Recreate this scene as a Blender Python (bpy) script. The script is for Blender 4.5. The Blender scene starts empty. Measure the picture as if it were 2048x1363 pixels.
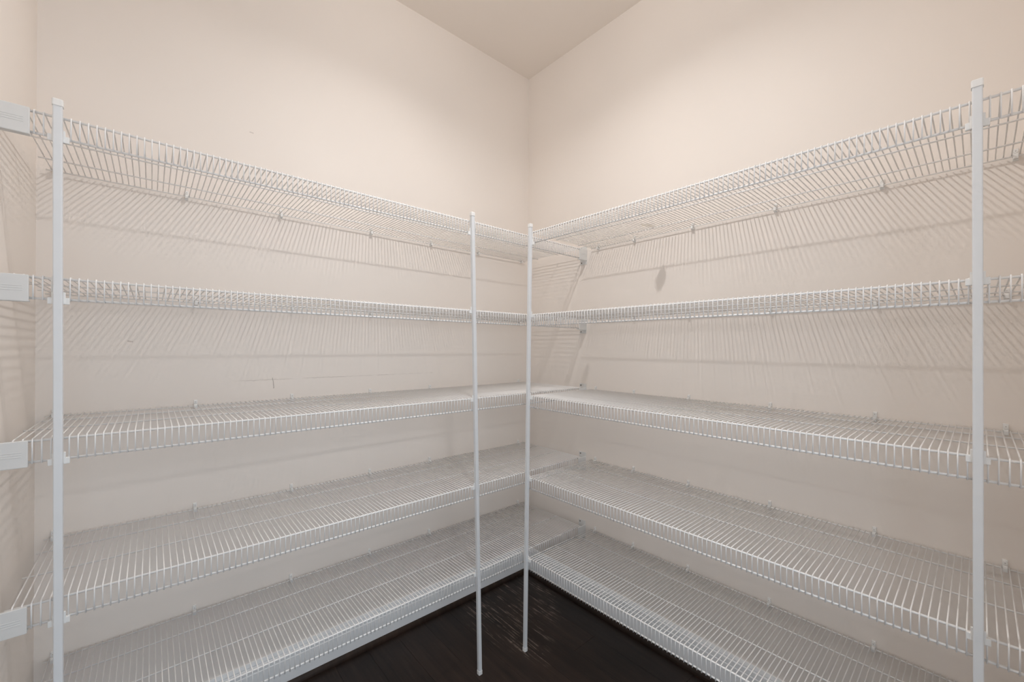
import bpy, bmesh, math, random
from mathutils import Matrix, Vector

random.seed(7)
scene = bpy.context.scene
COL = scene.collection

# ------------------------------------------------------------------ camera
# corner of the two shelved walls is the world origin (floor = 0),
# left wall = plane Y 0, right wall = plane X 0, room on the negative side
F = Vector((0.65975742, 0.75147864, 0.0))
R = Vector((0.75146672, -0.65974695, 0.00563269))
U = Vector((-0.00423284, 0.00371621, 0.99998414))
cam_data = bpy.data.cameras.new('camera')
cam = bpy.data.objects.new('camera', cam_data)
COL.objects.link(cam)
cam.matrix_world = Matrix(((R.x, U.x, -F.x, -1.5716),
                           (R.y, U.y, -F.y, -1.6615),
                           (R.z, U.z, -F.z, 1.2324),
                           (0, 0, 0, 1)))
cam_data.sensor_fit = 'HORIZONTAL'
cam_data.sensor_width = 36.0
cam_data.lens = 14.4338
cam_data.shift_y = 0.00636
cam_data.clip_start = 0.01
scene.camera = cam

# ------------------------------------------------------------------ world (daylight of the rooms beyond the doorway)
WORLD_COL = (0.72, 0.86, 1.0)
WORLD_STR = 2.0
world = bpy.data.worlds.new('world')
scene.world = world
world.use_nodes = True
wbg = world.node_tree.nodes['Background']
wbg.inputs['Color'].default_value = (*WORLD_COL, 1)
wbg.inputs['Strength'].default_value = WORLD_STR

# guides the sampling of that daylight through the doorway; gives no light of its own
pd = bpy.data.lights.new('doorway_portal', 'AREA')
pd.shape = 'RECTANGLE'
pd.size, pd.size_y = 0.88, 2.08
pd.cycles.is_portal = True
po = bpy.data.objects.new('doorway_portal', pd)
po.location = (-1.30, -1.955, 1.04)
po.rotation_euler = (math.radians(90), 0, 0)
COL.objects.link(po)

# ------------------------------------------------------------------ exposure
LAMP_W = 6.6      # downward part
GLOBE_W = 4.5     # sideways part
LAMP_COL = (1.0, 0.99, 0.985)
vs = scene.view_settings
vs.view_transform = 'Standard'
vs.look = 'None'
vs.gamma = 1.0
vs.use_curve_mapping = False
vs.exposure = 0.10
scene.display_settings.display_device = 'sRGB'
scene.cycles.max_bounces = 7
scene.cycles.diffuse_bounces = 7
scene.cycles.use_light_tree = False

# ------------------------------------------------------------------ measures (metres)
CEIL = 2.7227
XC = -1.8046          # left return wall
YD = -1.86            # wall with the doorway, behind the camera
HA = [1.7011, 1.3686, 1.0393, 0.7095, 0.3808]
HB = [1.6989, 1.3639, 1.0329, 0.7013, 0.3728]
DA, DB = 0.4052, 0.4093
LIP = 0.0422
BACK, R2, R1 = 0.011, 0.108, 0.2527
RF, RD, RW = 0.0026, 0.0019, 0.0014    # radii: front rods, deck rods, cross wires
PITCH = 0.0127
POLE = 0.0138
LIGHT = (-0.889, -0.927, 2.684)


# ------------------------------------------------------------------ materials
def new_mat(name):
    m = bpy.data.materials.new(name)
    m.use_nodes = True
    nt = m.node_tree
    return m, nt, nt.nodes['Principled BSDF']


def noise(nt, scale, detail=3.0, rough=0.5, vec=None):
    n = nt.nodes.new('ShaderNodeTexNoise')
    n.inputs['Scale'].default_value = scale
    n.inputs['Detail'].default_value = detail
    n.inputs['Roughness'].default_value = rough
    if vec is not None:
        nt.links.new(vec, n.inputs['Vector'])
    return n


def ramp(nt, fac, stops):
    r = nt.nodes.new('ShaderNodeValToRGB')
    els = r.color_ramp.elements
    while len(els) < len(stops):
        els.new(0.5)
    for e, (p, c) in zip(els, stops):
        e.position = p
        e.color = (*c, 1)
    nt.links.new(fac, r.inputs['Fac'])
    return r


def mathn(nt, op, a, b=None, clamp=False):
    n = nt.nodes.new('ShaderNodeMath')
    n.operation = op
    n.use_clamp = clamp
    for i, v in enumerate((a, b)):
        if v is None:
            continue
        if isinstance(v, (int, float)):
            n.inputs[i].default_value = v
        else:
            nt.links.new(v, n.inputs[i])
    return n.outputs[0]


def mix_col(nt, fac, a, b):
    n = nt.nodes.new('ShaderNodeMix')
    n.data_type = 'RGBA'
    for sock, v in ((n.inputs[0], fac), (n.inputs[6], a), (n.inputs[7], b)):
        if isinstance(v, (int, float)):
            sock.default_value = v
        elif isinstance(v, tuple):
            sock.default_value = (*v, 1)
        else:
            nt.links.new(v, sock)
    return n.outputs[2]


def bump(nt, bsdf, height, strength, dist=0.001):
    b = nt.nodes.new('ShaderNodeBump')
    b.inputs['Strength'].default_value = strength
    b.inputs['Distance'].default_value = dist
    nt.links.new(height, b.inputs['Height'])
    nt.links.new(b.outputs['Normal'], bsdf.inputs['Normal'])


def obj_coord(nt):
    return nt.nodes.new('ShaderNodeTexCoord').outputs['Object']


def paint(name, col, marks=(), rough=0.62):
    m, nt, b = new_mat(name)
    co = obj_coord(nt)
    n = noise(nt, 1.6, 1, 0.5, co)
    lo = tuple(c * 0.975 for c in col)
    hi = tuple(min(1, c * 1.02) for c in col)
    colour = ramp(nt, n.outputs['Fac'], [(0.35, lo), (0.65, hi)]).outputs['Color']
    if marks:
        sep = nt.nodes.new('ShaderNodeSeparateXYZ')
        nt.links.new(co, sep.inputs[0])
        wob = noise(nt, 60, 2, 0.5, co)
        off = mathn(nt, 'MULTIPLY', mathn(nt, 'SUBTRACT', wob.outputs['Fac'], 0.5), 0.006)
        patch = noise(nt, 14, 2, 0.5, co)
        for (x0, z0, x1, z1, w, strength, dark) in marks:
            # distance of (x, z) from a straight scuff between two points
            dx, dz = x1 - x0, z1 - z0
            L = math.hypot(dx, dz)
            ux, uz = dx / L, dz / L
            px = mathn(nt, 'SUBTRACT', sep.outputs['X'], x0)
            pz = mathn(nt, 'SUBTRACT', sep.outputs['Z'], z0)
            along = mathn(nt, 'ADD', mathn(nt, 'MULTIPLY', px, ux), mathn(nt, 'MULTIPLY', pz, uz))
            perp = mathn(nt, 'SUBTRACT', mathn(nt, 'MULTIPLY', px, uz), mathn(nt, 'MULTIPLY', pz, ux))
            perp = mathn(nt, 'ABSOLUTE', mathn(nt, 'ADD', perp, off))
            inside = mathn(nt, 'LESS_THAN', mathn(nt, 'ABSOLUTE', mathn(nt, 'SUBTRACT', along, L / 2)), L / 2)
            core = mathn(nt, 'SUBTRACT', 1.0, mathn(nt, 'DIVIDE', perp, w), clamp=True)
            k = mathn(nt, 'MULTIPLY', mathn(nt, 'MULTIPLY', inside, core), strength)
            if L > 0.2:
                gap = ramp(nt, patch.outputs['Fac'], [(0.42, (0, 0, 0)), (0.62, (1, 1, 1))]).outputs['Color']
                k = mathn(nt, 'MULTIPLY', k, gap)
            colour = mix_col(nt, k, colour, dark)
    nt.links.new(colour, b.inputs['Base Color'])
    b.inputs['Roughness'].default_value = rough
    b.inputs['Specular IOR Level'].default_value = 0.25
    return m


WALL = (0.882, 0.815, 0.755)
SCUFF = (0.28, 0.23, 0.19)
mat_wall = paint('wall_paint', WALL)
mat_wall_left = paint('wall_paint_scuffed', WALL, marks=[
    (-1.321, 1.9690, -1.309, 1.9685, 0.0022, 0.45, SCUFF),
    (-1.2474, 1.1198, -1.2425, 1.0821, 0.0022, 0.75, SCUFF),
    (-1.625, 1.2455, -1.613, 1.2435, 0.0025, 0.55, SCUFF),
    (-1.36, 1.1135, -0.60, 1.1146, 0.0022, 0.36, SCUFF),
])
mat_ceil = paint('ceiling_paint', (0.90, 0.83, 0.76), rough=0.8)
mat_trim = paint('baseboard_paint', (0.92, 0.92, 0.92), rough=0.35)


def coated(name, col, rough, spec=0.5):
    m, nt, b = new_mat(name)
    co = obj_coord(nt)
    n = noise(nt, 35, 0, 0.5, co)
    c = ramp(nt, n.outputs['Fac'], [(0.3, tuple(x * 0.985 for x in col)), (0.7, col)])
    nt.links.new(c.outputs['Color'], b.inputs['Base Color'])
    b.inputs['Roughness'].default_value = rough
    b.inputs['Specular IOR Level'].default_value = spec
    return m


mat_wire = coated('white_vinyl_wire', (0.93, 0.915, 0.90), 0.30)
mat_pole = coated('white_enamel_pole', (0.77, 0.785, 0.80), 0.38)
mat_plastic = coated('white_plastic', (0.86, 0.85, 0.83), 0.42)
mat_bracket = coated('white_bracket_plastic', (0.74, 0.735, 0.72), 0.5)
mat_screw = coated('dull_steel', (0.20, 0.18, 0.16), 0.45)
mat_nail = coated('painted_nail', (0.55, 0.53, 0.50), 0.5)
mat_paper = coated('pale_paper', (0.86, 0.80, 0.73), 0.85, 0.2)
_nt = mat_paper.node_tree
_tr = _nt.nodes.new('ShaderNodeBsdfTranslucent')
_tr.inputs['Color'].default_value = (0.95, 0.92, 0.88, 1)
_mx = _nt.nodes.new('ShaderNodeMixShader')
_mx.inputs[0].default_value = 0.65
_nt.links.new(_nt.nodes['Principled BSDF'].outputs[0], _mx.inputs[1])
_nt.links.new(_tr.outputs[0], _mx.inputs[2])
_nt.links.new(_mx.outputs[0], _nt.nodes['Material Output'].inputs['Surface'])


def wood(name, base, hi, wear):
    m, nt, b = new_mat(name)
    tc = nt.nodes.new('ShaderNodeTexCoord')
    geo = nt.nodes.new('ShaderNodeNewGeometry')
    mp = nt.nodes.new('ShaderNodeMapping')
    mp.inputs['Scale'].default_value = (26, 1.6, 8)
    nt.links.new(geo.outputs['Position'], mp.inputs['Vector'])
    grain = noise(nt, 1.5, 5, 0.6, mp.outputs['Vector'])
    cloud = noise(nt, 3.0, 3, 0.5, geo.outputs['Position'])
    mixv = mathn(nt, 'MULTIPLY', mathn(nt, 'ADD', grain.outputs['Fac'], cloud.outputs['Fac']), 0.5)
    colr = ramp(nt, mixv, [(0.34, base), (0.68, hi)]).outputs['Color']
    info = nt.nodes.new('ShaderNodeObjectInfo')
    tone = mathn(nt, 'ADD', mathn(nt, 'MULTIPLY', info.outputs['Random'], 0.35), 0.82)
    hsv = nt.nodes.new('ShaderNodeHueSaturation')
    nt.links.new(tone, hsv.inputs['Value'])
    nt.links.new(colr, hsv.inputs['Color'])
    colr = hsv.outputs['Color']
    rough = 0.40
    if wear:
        # finish rubbed off in thin streaks running along the boards
        mp2 = nt.nodes.new('ShaderNodeMapping')
        mp2.inputs['Scale'].default_value = (150, 6.5, 1)
        mp2.inputs['Rotation'].default_value = (0, 0, math.radians(7))
        nt.links.new(geo.outputs['Position'], mp2.inputs['Vector'])
        st = noise(nt, 1.0, 4, 0.65, mp2.outputs['Vector'])
        streak = ramp(nt, st.outputs['Fac'], [(0.54, (0, 0, 0)), (0.63, (1, 1, 1))]).outputs['Color']
        sep = nt.nodes.new('ShaderNodeSeparateXYZ')
        nt.links.new(geo.outputs['Position'], sep.inputs[0])

        def blob(cx, cy, rx, ry):
            ax = mathn(nt, 'DIVIDE', mathn(nt, 'SUBTRACT', sep.outputs['X'], cx), rx)
            ay = mathn(nt, 'DIVIDE', mathn(nt, 'SUBTRACT', sep.outputs['Y'], cy), ry)
            d = mathn(nt, 'ADD', mathn(nt, 'MULTIPLY', ax, ax), mathn(nt, 'MULTIPLY', ay, ay))
            return mathn(nt, 'SUBTRACT', 1.0, d, clamp=True)
        area = None
        for a in ((-0.36, -0.23, 0.16, 0.30), (-0.19, -0.22, 0.09, 0.24), (-0.40, -0.38, 0.07, 0.20),
                  (-0.08, -0.16, 0.05, 0.2)):
            k = blob(*a)
            area = k if area is None else mathn(nt, 'MAXIMUM', area, k)
        area = mathn(nt, 'ADD', mathn(nt, 'MULTIPLY', area, 1.6, clamp=True), 0.04, clamp=True)
        pat = noise(nt, 22, 3, 0.6, geo.outputs['Position'])
        patch = ramp(nt, pat.outputs['Fac'], [(0.36, (0, 0, 0)), (0.60, (1, 1, 1))]).outputs['Color']
        k = mathn(nt, 'MULTIPLY', mathn(nt, 'MULTIPLY', streak, area), patch)
        k = mathn(nt, 'MULTIPLY', k, 0.9)
        colr = mix_col(nt, k, colr, (0.27, 0.21, 0.175))
        rr = mathn(nt, 'ADD', mathn(nt, 'MULTIPLY', k, 0.3), 0.40)
        nt.links.new(rr, b.inputs['Roughness'])
    else:
        b.inputs['Roughness'].default_value = rough
    nt.links.new(colr, b.inputs['Base Color'])
    b.inputs['Specular IOR Level'].default_value = 0.3
    bump(nt, b, grain.outputs['Fac'], 0.12, 0.0006)
    return m


mat_floor = wood('dark_stained_wood', (0.010, 0.0065, 0.005), (0.040, 0.0235, 0.0175), True)
mat_shoe = wood('dark_stained_moulding', (0.012, 0.007, 0.005), (0.045, 0.026, 0.018), False)
mat_gap = coated('board_gap', (0.006, 0.004, 0.003), 0.8, 0.1)


# ------------------------------------------------------------------ mesh helpers
def box(bm, x0, x1, y0, y1, z0, z1):
    vs_ = [bm.verts.new((x, y, z)) for z in (z0, z1) for y in (y0, y1) for x in (x0, x1)]
    for f in ((0, 2, 3, 1), (4, 5, 7, 6), (0, 1, 5, 4), (2, 6, 7, 3), (0, 4, 6, 2), (1, 3, 7, 5)):
        bm.faces.new([vs_[i] for i in f])
    return vs_


def bbox(bm, x0, x1, y0, y1, z0, z1, bev):
    """box with bevelled edges"""
    t = bmesh.new()
    box(t, x0, x1, y0, y1, z0, z1)
    bmesh.ops.bevel(t, geom=t.edges[:], offset=bev, segments=2, profile=0.5, affect='EDGES')
    me = bpy.data.meshes.new('tmp')
    t.to_mesh(me)
    t.free()
    bm.from_mesh(me)
    bpy.data.meshes.remove(me)


def tube(bm, pts, r, sides=6):
    """round bar along a polyline with mitred bends and end caps"""
    pts = [Vector(p) for p in pts]
    rings = []
    n = len(pts)
    d0 = (pts[1] - pts[0]).normalized()
    ref = Vector((0, 0, 1)) if abs(d0.z) < 0.9 else Vector((1, 0, 0))
    side = d0.cross(ref).normalized()
    for i, p in enumerate(pts):
        if i == 0:
            d = d0
            k = 1.0
        elif i == n - 1:
            d = (pts[i] - pts[i - 1]).normalized()
            k = 1.0
        else:
            a = (pts[i] - pts[i - 1]).normalized()
            b = (pts[i + 1] - pts[i]).normalized()
            d = (a + b).normalized()
            k = 1.0 / max(0.4, d.dot(a))
        up = side.cross(d).normalized()
        ring = []
        for j in range(sides):
            t = 2 * math.pi * (j + 0.5) / sides
            ring.append(bm.verts.new(p + side * (r * math.cos(t)) + up * (r * k * math.sin(t))))
        rings.append(ring)
    for a, b in zip(rings[:-1], rings[1:]):
        for j in range(sides):
            f = bm.faces.new((a[j], a[(j + 1) % sides], b[(j + 1) % sides], b[j]))
            f.smooth = True
    bm.faces.new(rings[0][::-1])
    bm.faces.new(rings[-1])


def extrude_profile(bm, prof, axis_pts):
    """prof: list of (t, z), t = distance from the wall; axis_pts: for the two ends a function t -> (x, y)"""
    rows = []
    for fn in axis_pts:
        rows.append([bm.verts.new((*fn(t), z)) for t, z in prof])
    n = len(prof)
    for i in range(n):
        j = (i + 1) % n
        bm.faces.new((rows[0][i], rows[0][j], rows[1][j], rows[1][i]))
    bm.faces.new(rows[0][::-1])
    bm.faces.new(rows[1])


def mesh_of(name, bm, mat):
    bmesh.ops.recalc_face_normals(bm, faces=bm.faces[:])
    me = bpy.data.meshes.new(name)
    bm.to_mesh(me)
    bm.free()
    me.materials.append(mat)
    return me


def link(name, me, parent=None, loc=(0, 0, 0), rotz=0.0):
    o = bpy.data.objects.new(name, me)
    o.location = loc
    o.rotation_euler = (0, 0, rotz)
    o.parent = parent
    COL.objects.link(o)
    return o


def obj(name, bm, mat, parent=None, loc=(0, 0, 0)):
    return link(name, mesh_of(name, bm, mat), parent, loc)


def struct(name, bm, mat, label=None):
    o = obj(name, bm, mat)
    o['kind'] = 'structure'
    if label:
        o['label'] = label
        o['category'] = name.split('_')[0]
    return o


def thing(name, label, cat, loc=(0, 0, 0), group=None):
    o = bpy.data.objects.new(name, None)
    o.empty_display_size = 0.05
    o.location = loc
    COL.objects.link(o)
    o['label'] = label
    o['category'] = cat
    if group:
        o['group'] = group
    return o


# ------------------------------------------------------------------ the room
T = 0.10
bm = bmesh.new(); box(bm, XC - T, T, 0, T, -0.05, CEIL + 0.05)
struct('wall_left', bm, mat_wall_left, 'cream painted wall behind the left run of wire shelves')
bm = bmesh.new(); box(bm, 0, T, YD - T, 0, -0.05, CEIL + 0.05)
struct('wall_right', bm, mat_wall, 'cream painted wall behind the right run of wire shelves')
bm = bmesh.new(); box(bm, XC - T, XC, YD - T, 0, -0.05, CEIL + 0.05)
struct('wall_far_left', bm, mat_wall, 'narrow strip of cream wall at the left edge')
DX0, DX1, DH = -1.74, -0.86, 2.08
bm = bmesh.new()
box(bm, XC, DX0, YD - T, YD, -0.05, CEIL)
box(bm, DX1, 0, YD - T, YD, -0.05, CEIL)
box(bm, DX0, DX1, YD - T, YD, DH, CEIL)
struct('wall_behind', bm, mat_wall, 'cream wall with the doorway behind the viewer')
bm = bmesh.new(); box(bm, XC - T, T, YD - T, T, CEIL, CEIL + 0.08)
struct('ceiling', bm, mat_ceil, 'plain beige painted ceiling')

# floor: dark boards running along the right wall
bm = bmesh.new(); box(bm, XC - T, T, -3.4, T, -0.06, -0.012)
floor = struct('floor', bm, mat_gap, 'very dark stained wooden board floor with scratches')
BW = 0.127
x_edge = -0.2725 + 3 * BW
plank_meshes = {}
i = 0
x1 = x_edge
while x1 > XC - 0.05:
    x0 = x1 - BW
    cuts = [T]
    y = -random.uniform(0.55, 1.3)
    while y > -3.4:
        cuts.append(y)
        y -= random.uniform(0.9, 1.5)
    cuts.append(-3.4)
    for ya, yb in zip(cuts[:-1], cuts[1:]):
        bm = bmesh.new()
        bbox(bm, 0.0003, BW - 0.0003, yb + 0.0003, ya - 0.0003, -0.012, 0.0, 0.0005)
        obj('plank', bm, mat_floor, floor, (x0, 0, 0))
    x1 = x0

# baseboards and the dark shoe moulding in front of them
PROF = [(0, 0), (0.014, 0), (0.014, 0.100), (0.0112, 0.1025), (0.0126, 0.1055), (0.0126, 0.120),
        (0.0092, 0.1235), (0.0098, 0.127), (0.0055, 0.138), (0, 0.138)]
SHOE = [(0.014, 0), (0.027, 0), (0.0268, 0.006), (0.0250, 0.0125), (0.0215, 0.0175), (0.017, 0.0205), (0.014, 0.021)]


def run_left(t0):
    return [lambda t: (XC, -t), lambda t: (-t, -t)]


def run_right(t0):
    return [lambda t: (-t, -t), lambda t: (-t, YD)]


def run_far(t0):
    return [lambda t: (XC + t, YD), lambda t: (XC + t, -t)]


for side, fn, lab in (('left', run_left, 'white moulded baseboard under the left shelves'),
                      ('right', run_right, 'white moulded baseboard under the right shelves'),
                      ('far_left', run_far, 'white baseboard of the left return wall')):
    bm = bmesh.new(); extrude_profile(bm, PROF, fn(0))
    struct('baseboard_' + side, bm, mat_trim, lab)
for n_, fn, lab in ((1, run_left, 'dark brown shoe moulding under the left baseboard'),
                    (2, run_right, 'dark brown shoe moulding under the right baseboard'),
                    (3, run_far, 'dark brown shoe moulding of the left return wall')):
    bm = bmesh.new(); extrude_profile(bm, SHOE, fn(0))
    struct('trim_%d' % n_, bm, mat_shoe, lab)
# casing around the doorway
bm = bmesh.new()
box(bm, DX0 - 0.05, DX0, YD, YD + 0.014, 0, DH)
box(bm, DX1, DX1 + 0.06, YD, YD + 0.014, 0, DH)
box(bm, DX0 - 0.05, DX1 + 0.06, YD, YD + 0.014, DH, DH + 0.06)
struct('trim_4', bm, mat_trim, 'white casing around the doorway behind the viewer')

# ------------------------------------------------------------------ ceiling lamp
lamp = thing('ceiling_light', 'small round white ceiling light in the middle of the ceiling', 'light',
             (LIGHT[0], LIGHT[1], CEIL))


def disc(bm, r, z0, z1, sides=40, bev=0.0):
    prof = [(r, z1), (r, z0 + bev), (r - bev, z0)]
    rings = [[bm.verts.new((pr * math.cos(2 * math.pi * k / sides), pr * math.sin(2 * math.pi * k / sides), z))
              for k in range(sides)] for pr, z in prof]
    for a, b in zip(rings[:-1], rings[1:]):
        for k in range(sides):
            bm.faces.new((a[k], a[(k + 1) % sides], b[(k + 1) % sides], b[k])).smooth = True
    bm.faces.new(rings[0]); bm.faces.new(rings[-1][::-1])


bm = bmesh.new(); disc(bm, 0.060, -0.006, 0.0, bev=0.003)
obj('housing', bm, mat_plastic, lamp)
mat_lens, nt, b = new_mat('glowing_lens')
b.inputs['Base Color'].default_value = (0.9, 0.88, 0.85, 1)
b.inputs['Emission Color'].default_value = (*LAMP_COL, 1)
b.inputs['Emission Strength'].default_value = 6.0
bm = bmesh.new(); disc(bm, 0.040, -0.0075, -0.0055, bev=0.001)
obj('lens', bm, mat_lens, lamp)
for kind, watts, dz in (('AREA', LAMP_W, -0.042), ('POINT', GLOBE_W, -0.042)):
    ld = bpy.data.lights.new('lamp_light', kind)
    ld.energy = watts
    ld.color = LAMP_COL
    if kind == 'AREA':
        ld.shape = 'DISK'
        ld.size = 0.064
        ld.spread = math.radians(144)
    else:
        ld.shadow_soft_size = 0.032
    lo_ = bpy.data.objects.new('lamp_light', ld)
    lo_.location = (0, 0, dz)
    lo_.parent = lamp
    COL.objects.link(lo_)

# ------------------------------------------------------------------ wire shelves
# built along local +u = along the wall to the right, v = out from the wall.
# left wall: world = (u, -v);  right wall: world = (-v, u) with u = world Y
ORD = ['top', 'second from top', 'middle', 'second from bottom', 'bottom']
ZW = RF + RW                       # cross wire centre above the front rod's centre


def make_side(side):
    left = side == 'left'
    D = DA if left else DB
    P = (lambda u, v, z: (u, -v, z)) if left else (lambda u, v, z: (-v, u, z))
    u0, u1 = (-1.7865, -0.028) if left else (YD + 0.012, -0.447)
    grid = -1.6998 if left else -1.533
    k0 = math.ceil((u0 + 0.006 - grid) / PITCH)
    k1 = math.floor((u1 - 0.003 - grid) / PITCH)
    us = [grid + k * PITCH for k in range(k0, k1 + 1)]

    def rod(v, z, r, a=u0, b=u1):
        bm = bmesh.new(); tube(bm, [P(a, v, z), P(b, v, z)], r, 8)
        return bm

    zd = ZW - RW - RD
    meshes = {
        'back_rod': mesh_of('back_rod', rod(BACK, zd, RD), mat_wire),
        'deck_rod_a': mesh_of('deck_rod', rod(R2, zd, RD), mat_wire),
        'deck_rod_b': mesh_of('deck_rod', rod(R1, zd, RD), mat_wire),
        'front_rod': mesh_of('front_rod', rod(D, 0, RF), mat_wire),
        'lip_rod': mesh_of('lip_rod', rod(D, -LIP, RF), mat_wire),
    }
    vf = D + RF + RW
    bm = bmesh.new()
    tube(bm, [P(0, BACK - 0.0045, ZW), P(0, D - 0.0008, ZW), P(0, D + 0.0024, ZW - 0.0012), P(0, vf, ZW - 0.0042),
              P(0, vf, -LIP - 0.0034)], RW, 6)
    wire = mesh_of('cross_wire', bm, mat_wire)

    # clip nailed to the wall, hooked over the back rod
    bm = bmesh.new()

    def pb(ua, ub, va, vb, za, zb, bev):
        pa, pc = P(ua, va, za), P(ub, vb, zb)
        bbox(bm, min(pa[0], pc[0]), max(pa[0], pc[0]), min(pa[1], pc[1]), max(pa[1], pc[1]), za, zb, bev)
    pb(-0.0048, 0.0048, 0.0, 0.0045, -0.009, 0.0195, 0.001)
    pb(-0.0042, 0.0042, 0.0035, 0.0155, -0.007, -0.0030, 0.0009)
    pb(-0.0042, 0.0042, 0.0035, 0.0135, 0.0028, 0.0062, 0.0009)
    pb(-0.0042, 0.0042, 0.0128, 0.0158, -0.007, 0.0030, 0.0008)
    tube(bm, [P(0, 0.0035, 0.0128), P(0, 0.0085, 0.0128)], 0.0042, 10)
    clip = mesh_of('wall_clip', bm, mat_plastic)
    bm = bmesh.new()
    tube(bm, [P(0, 0.0080, 0.0128), P(0, 0.0090, 0.0128)], 0.0014, 8)
    nail = mesh_of('nail', bm, mat_nail)

    # end bracket that carries the front lip at a side wall
    brk = {}
    if left:
        for end in (-1, 1):
            wall_u = XC if end < 0 else 0.0
            tip = -1.7555 if end < 0 else -0.0545
            s = 1 if end < 0 else -1
            bm = bmesh.new()
            a, c = sorted((wall_u, tip))
            bbox(bm, a, c, -(D + 0.0105), -(D + 0.0052), -0.0505, 0.0030, 0.0014)      # front plate
            bbox(bm, a, c, -(D + 0.0070), -(D - 0.0050), -0.0505, -0.0465, 0.0010)     # lower ledge under the lip rod
            bbox(bm, *sorted((wall_u, wall_u + s * 0.0035)), -(D + 0.0090), -(D - 0.030), -0.066, 0.021, 0.0010)  # wall plate
            for zz in (-0.020, -0.0245, -0.029):                                       # fine ribs
                bbox(bm, *sorted((wall_u + s * 0.004, tip - s * 0.008)), -(D + 0.0110), -(D + 0.0100), zz, zz + 0.0012, 0.0003)
            me = mesh_of('end_bracket', bm, mat_bracket)
            screws = []
            for zz in (-0.058, 0.0125):
                bm = bmesh.new()
                tube(bm, [(wall_u + s * 0.0032, -(D - 0.021), zz), (wall_u + s * 0.0052, -(D - 0.021), zz)], 0.0034, 10)
                screws.append(mesh_of('screw', bm, mat_screw))
            brk[end] = (me, screws)

    hs = HA if left else HB
    for i, h in enumerate(hs):
        seen = ', seen from below' if i < 1 else ''
        lab = '%s white wire shelf of the five on the %s wall%s' % (ORD[i], side, seen)
        base = P(0, 0, h)
        t = thing('wire_shelf', lab, 'shelf', base, 'wire shelves on the %s wall' % side)
        for nm, me in meshes.items():
            link('deck_rod' if nm.startswith('deck') else nm, me, t)
        for u in us:
            link('cross_wire', wire, t, P(u, 0, 0))
        if left:
            cl = [-1.765, -1.4956, -1.2234, -0.8931, -0.6179, -0.3523, -0.0543] if i == 0 else \
                 [-1.765, -1.4625, -1.1843, -0.898, -0.6142, -0.35, -0.0726]
        else:
            cl = [-0.482, -0.6751, -0.9302, -1.2116, -1.4718, -1.715] if i == 0 else \
                 [-0.4773, -0.6789, -0.9202, -1.2003, -1.4576, -1.7060]
        for u in cl:
            # sits between two cross wires
            u = grid + (math.floor((u - grid) / PITCH) + 0.5) * PITCH
            c_ = link('wall_clip', clip, t, P(u, 0, zd))
            link('nail', nail, c_)
        for me, screws in brk.values():
            e_ = link('end_bracket', me, t)
            for sc in screws:
                link('screw', sc, e_)


make_side('left')
make_side('right')


# ------------------------------------------------------------------ support poles
def rounded_square(a, rr=0.0022, seg=3):
    pts = []
    h = a / 2 - rr
    for q, (sx, sy) in enumerate(((1, 1), (-1, 1), (-1, -1), (1, -1))):
        for k in range(seg + 1):
            t = math.pi / 2 * q + math.pi / 2 * k / seg
            pts.append((sx * h + rr * math.cos(t), sy * h + rr * math.sin(t)))
    return pts


def loft(bm, secs):
    """secs: list of (centre x, centre y, z, outline)"""
    rings = [[bm.verts.new((cx + x, cy + y, z)) for x, y in out] for cx, cy, z, out in secs]
    n = len(rings[0])
    for a, b in zip(rings[:-1], rings[1:]):
        for k in range(n):
            bm.faces.new((a[k], a[(k + 1) % n], b[(k + 1) % n], b[k]))
    bm.faces.new(rings[0][::-1]); bm.faces.new(rings[-1])


PTOP = 1.7315


def support_pole(label, top, bottom, side, rods):
    """top / bottom: (x, y) of the axis; rods: heights of the rods the clips grip"""
    t = thing('support_pole', label, 'pole', (bottom[0], bottom[1], 0), 'support poles of the shelves')
    dx, dy = top[0] - bottom[0], top[1] - bottom[1]

    def c(z):
        f = z / PTOP
        return dx * f, dy * f
    sec = rounded_square(POLE)
    cap = rounded_square(POLE + 0.0022, 0.0028)
    bm = bmesh.new(); loft(bm, [(*c(0.006), 0.006, sec), (*c(PTOP - 0.004), PTOP - 0.004, sec)])
    obj('tube', bm, mat_pole, t)
    small = rounded_square(POLE + 0.0008, 0.0028)
    bm = bmesh.new()
    loft(bm, [(*c(PTOP - 0.0135), PTOP - 0.0135, cap), (*c(PTOP - 0.0015), PTOP - 0.0015, cap), (*c(PTOP), PTOP, small)])
    obj('top_cap', bm, mat_plastic, t)
    bm = bmesh.new()
    loft(bm, [(*c(0), 0.0, cap), (*c(0.014), 0.014, cap), (*c(0.0148), 0.0148, small)])
    obj('foot_cap', bm, mat_plastic, t)
    for z in rods:
        cx, cy = c(z)
        w = POLE / 2
        bm = bmesh.new()
        if side == 'left':        # clip sits behind the pole (towards +Y), wings along X
            bbox(bm, cx - w - 0.0088, cx + w + 0.0088, cy + w - 0.0022, cy + w + 0.0052, z - 0.0105, z + 0.0030, 0.0012)
            bbox(bm, cx - w - 0.0030, cx + w + 0.0030, cy + w - 0.0028, cy + w + 0.0016, z - 0.0105, z + 0.0145, 0.0012)
        else:
            bbox(bm, cx + w - 0.0022, cx + w + 0.0052, cy - w - 0.0088, cy + w + 0.0088, z - 0.0105, z + 0.0030, 0.0012)
            bbox(bm, cx + w - 0.0028, cx + w + 0.0016, cy - w - 0.0030, cy + w + 0.0030, z - 0.0105, z + 0.0145, 0.0012)
        obj('pole_clip', bm, mat_plastic, t)


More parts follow.
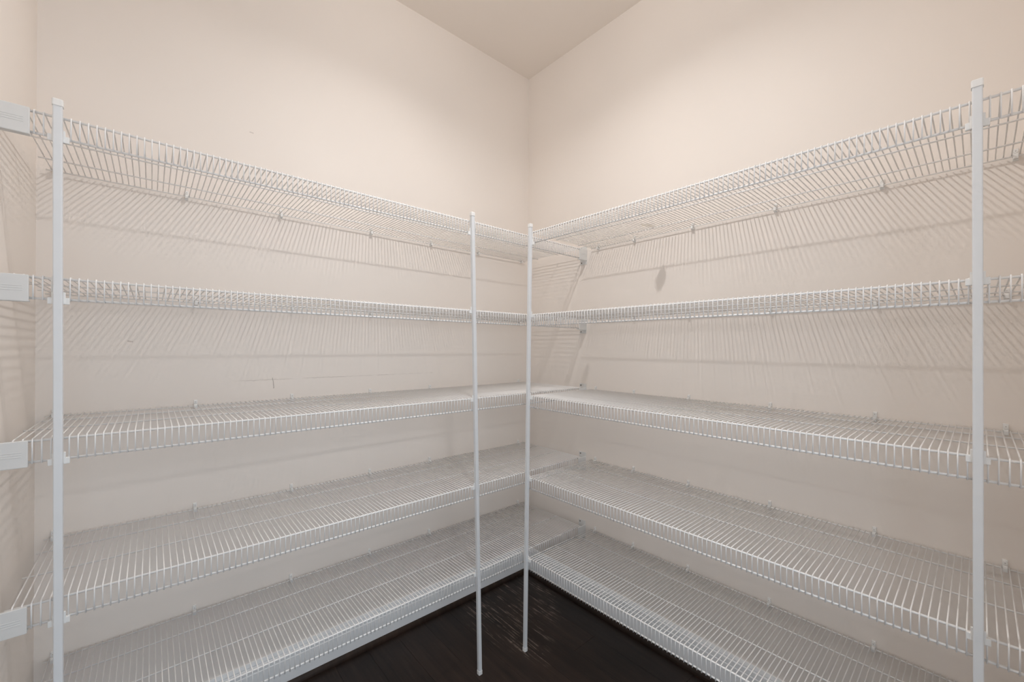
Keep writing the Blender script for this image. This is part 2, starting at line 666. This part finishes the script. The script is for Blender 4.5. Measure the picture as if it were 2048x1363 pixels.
lipA = [h - LIP for h in HA]
support_pole('white square pole nearest the left return wall, holding the left shelves',
             (-1.7172, -0.4195), (-1.7095, -0.4195), 'left', lipA)
support_pole('white leaning square pole holding the left shelves, second from the left, left of the corner',
             (-0.6809, -0.4195), (-0.6342, -0.4195), 'left', [lipA[0]] + HA[1:])
support_pole('white square pole standing in the inner corner at the start of the right shelves',
             (-0.4236, -0.4618), (-0.4236, -0.4450), 'right', [HB[0] - LIP] + HB[1:])
support_pole('white square pole at the right edge, holding the right shelves',
             (-0.4236, -1.6569), (-0.4236, -1.6655), 'right', [HB[0] - LIP] + HB[1:])


# ------------------------------------------------------------------ two scraps of paper left on the right shelves
def paper_tag(label, pts, z):
    n = len(pts)
    cx = sum(p[0] for p in pts) / n
    cy = sum(p[1] for p in pts) / n
    bm = bmesh.new()
    th = 0.0007
    lo = [bm.verts.new((x - cx, y - cy, 0)) for x, y in pts]
    hi = [bm.verts.new((x - cx, y - cy, th)) for x, y in pts]
    bm.faces.new(lo[::-1]); bm.faces.new(hi)
    for k in range(n):
        bm.faces.new((lo[k], lo[(k + 1) % n], hi[(k + 1) % n], hi[k]))
    o = obj('paper_tag', bm, mat_paper, None, (cx, cy, z))
    o['label'] = label
    o['category'] = 'tag'
    o['group'] = 'paper tags on the right shelves'


def leaf(x0, x1, yc, w, skew):
    out = []
    prof = [(0, 0.12), (0.18, 0.45), (0.42, 0.95), (0.62, 1.0), (0.82, 0.62), (1.0, 0.2)]
    for f, k in prof:
        out.append((x0 + (x1 - x0) * f, yc + skew * f + w / 2 * k))
    for f, k in prof[::-1]:
        out.append((x0 + (x1 - x0) * f, yc + skew * f - w / 2 * k))
    return out


ZT = ZW + RW + 0.0001
paper_tag('small pale paper tag lying on the top shelf of the right wall', leaf(-0.104, -0.176, -0.8225, 0.036, 0.010), HB[0] + ZT)
paper_tag('small pale paper tag lying on the right wall second shelf from top',
          leaf(-0.120, -0.182, -0.4945, 0.032, -0.002), HB[1] + ZT)
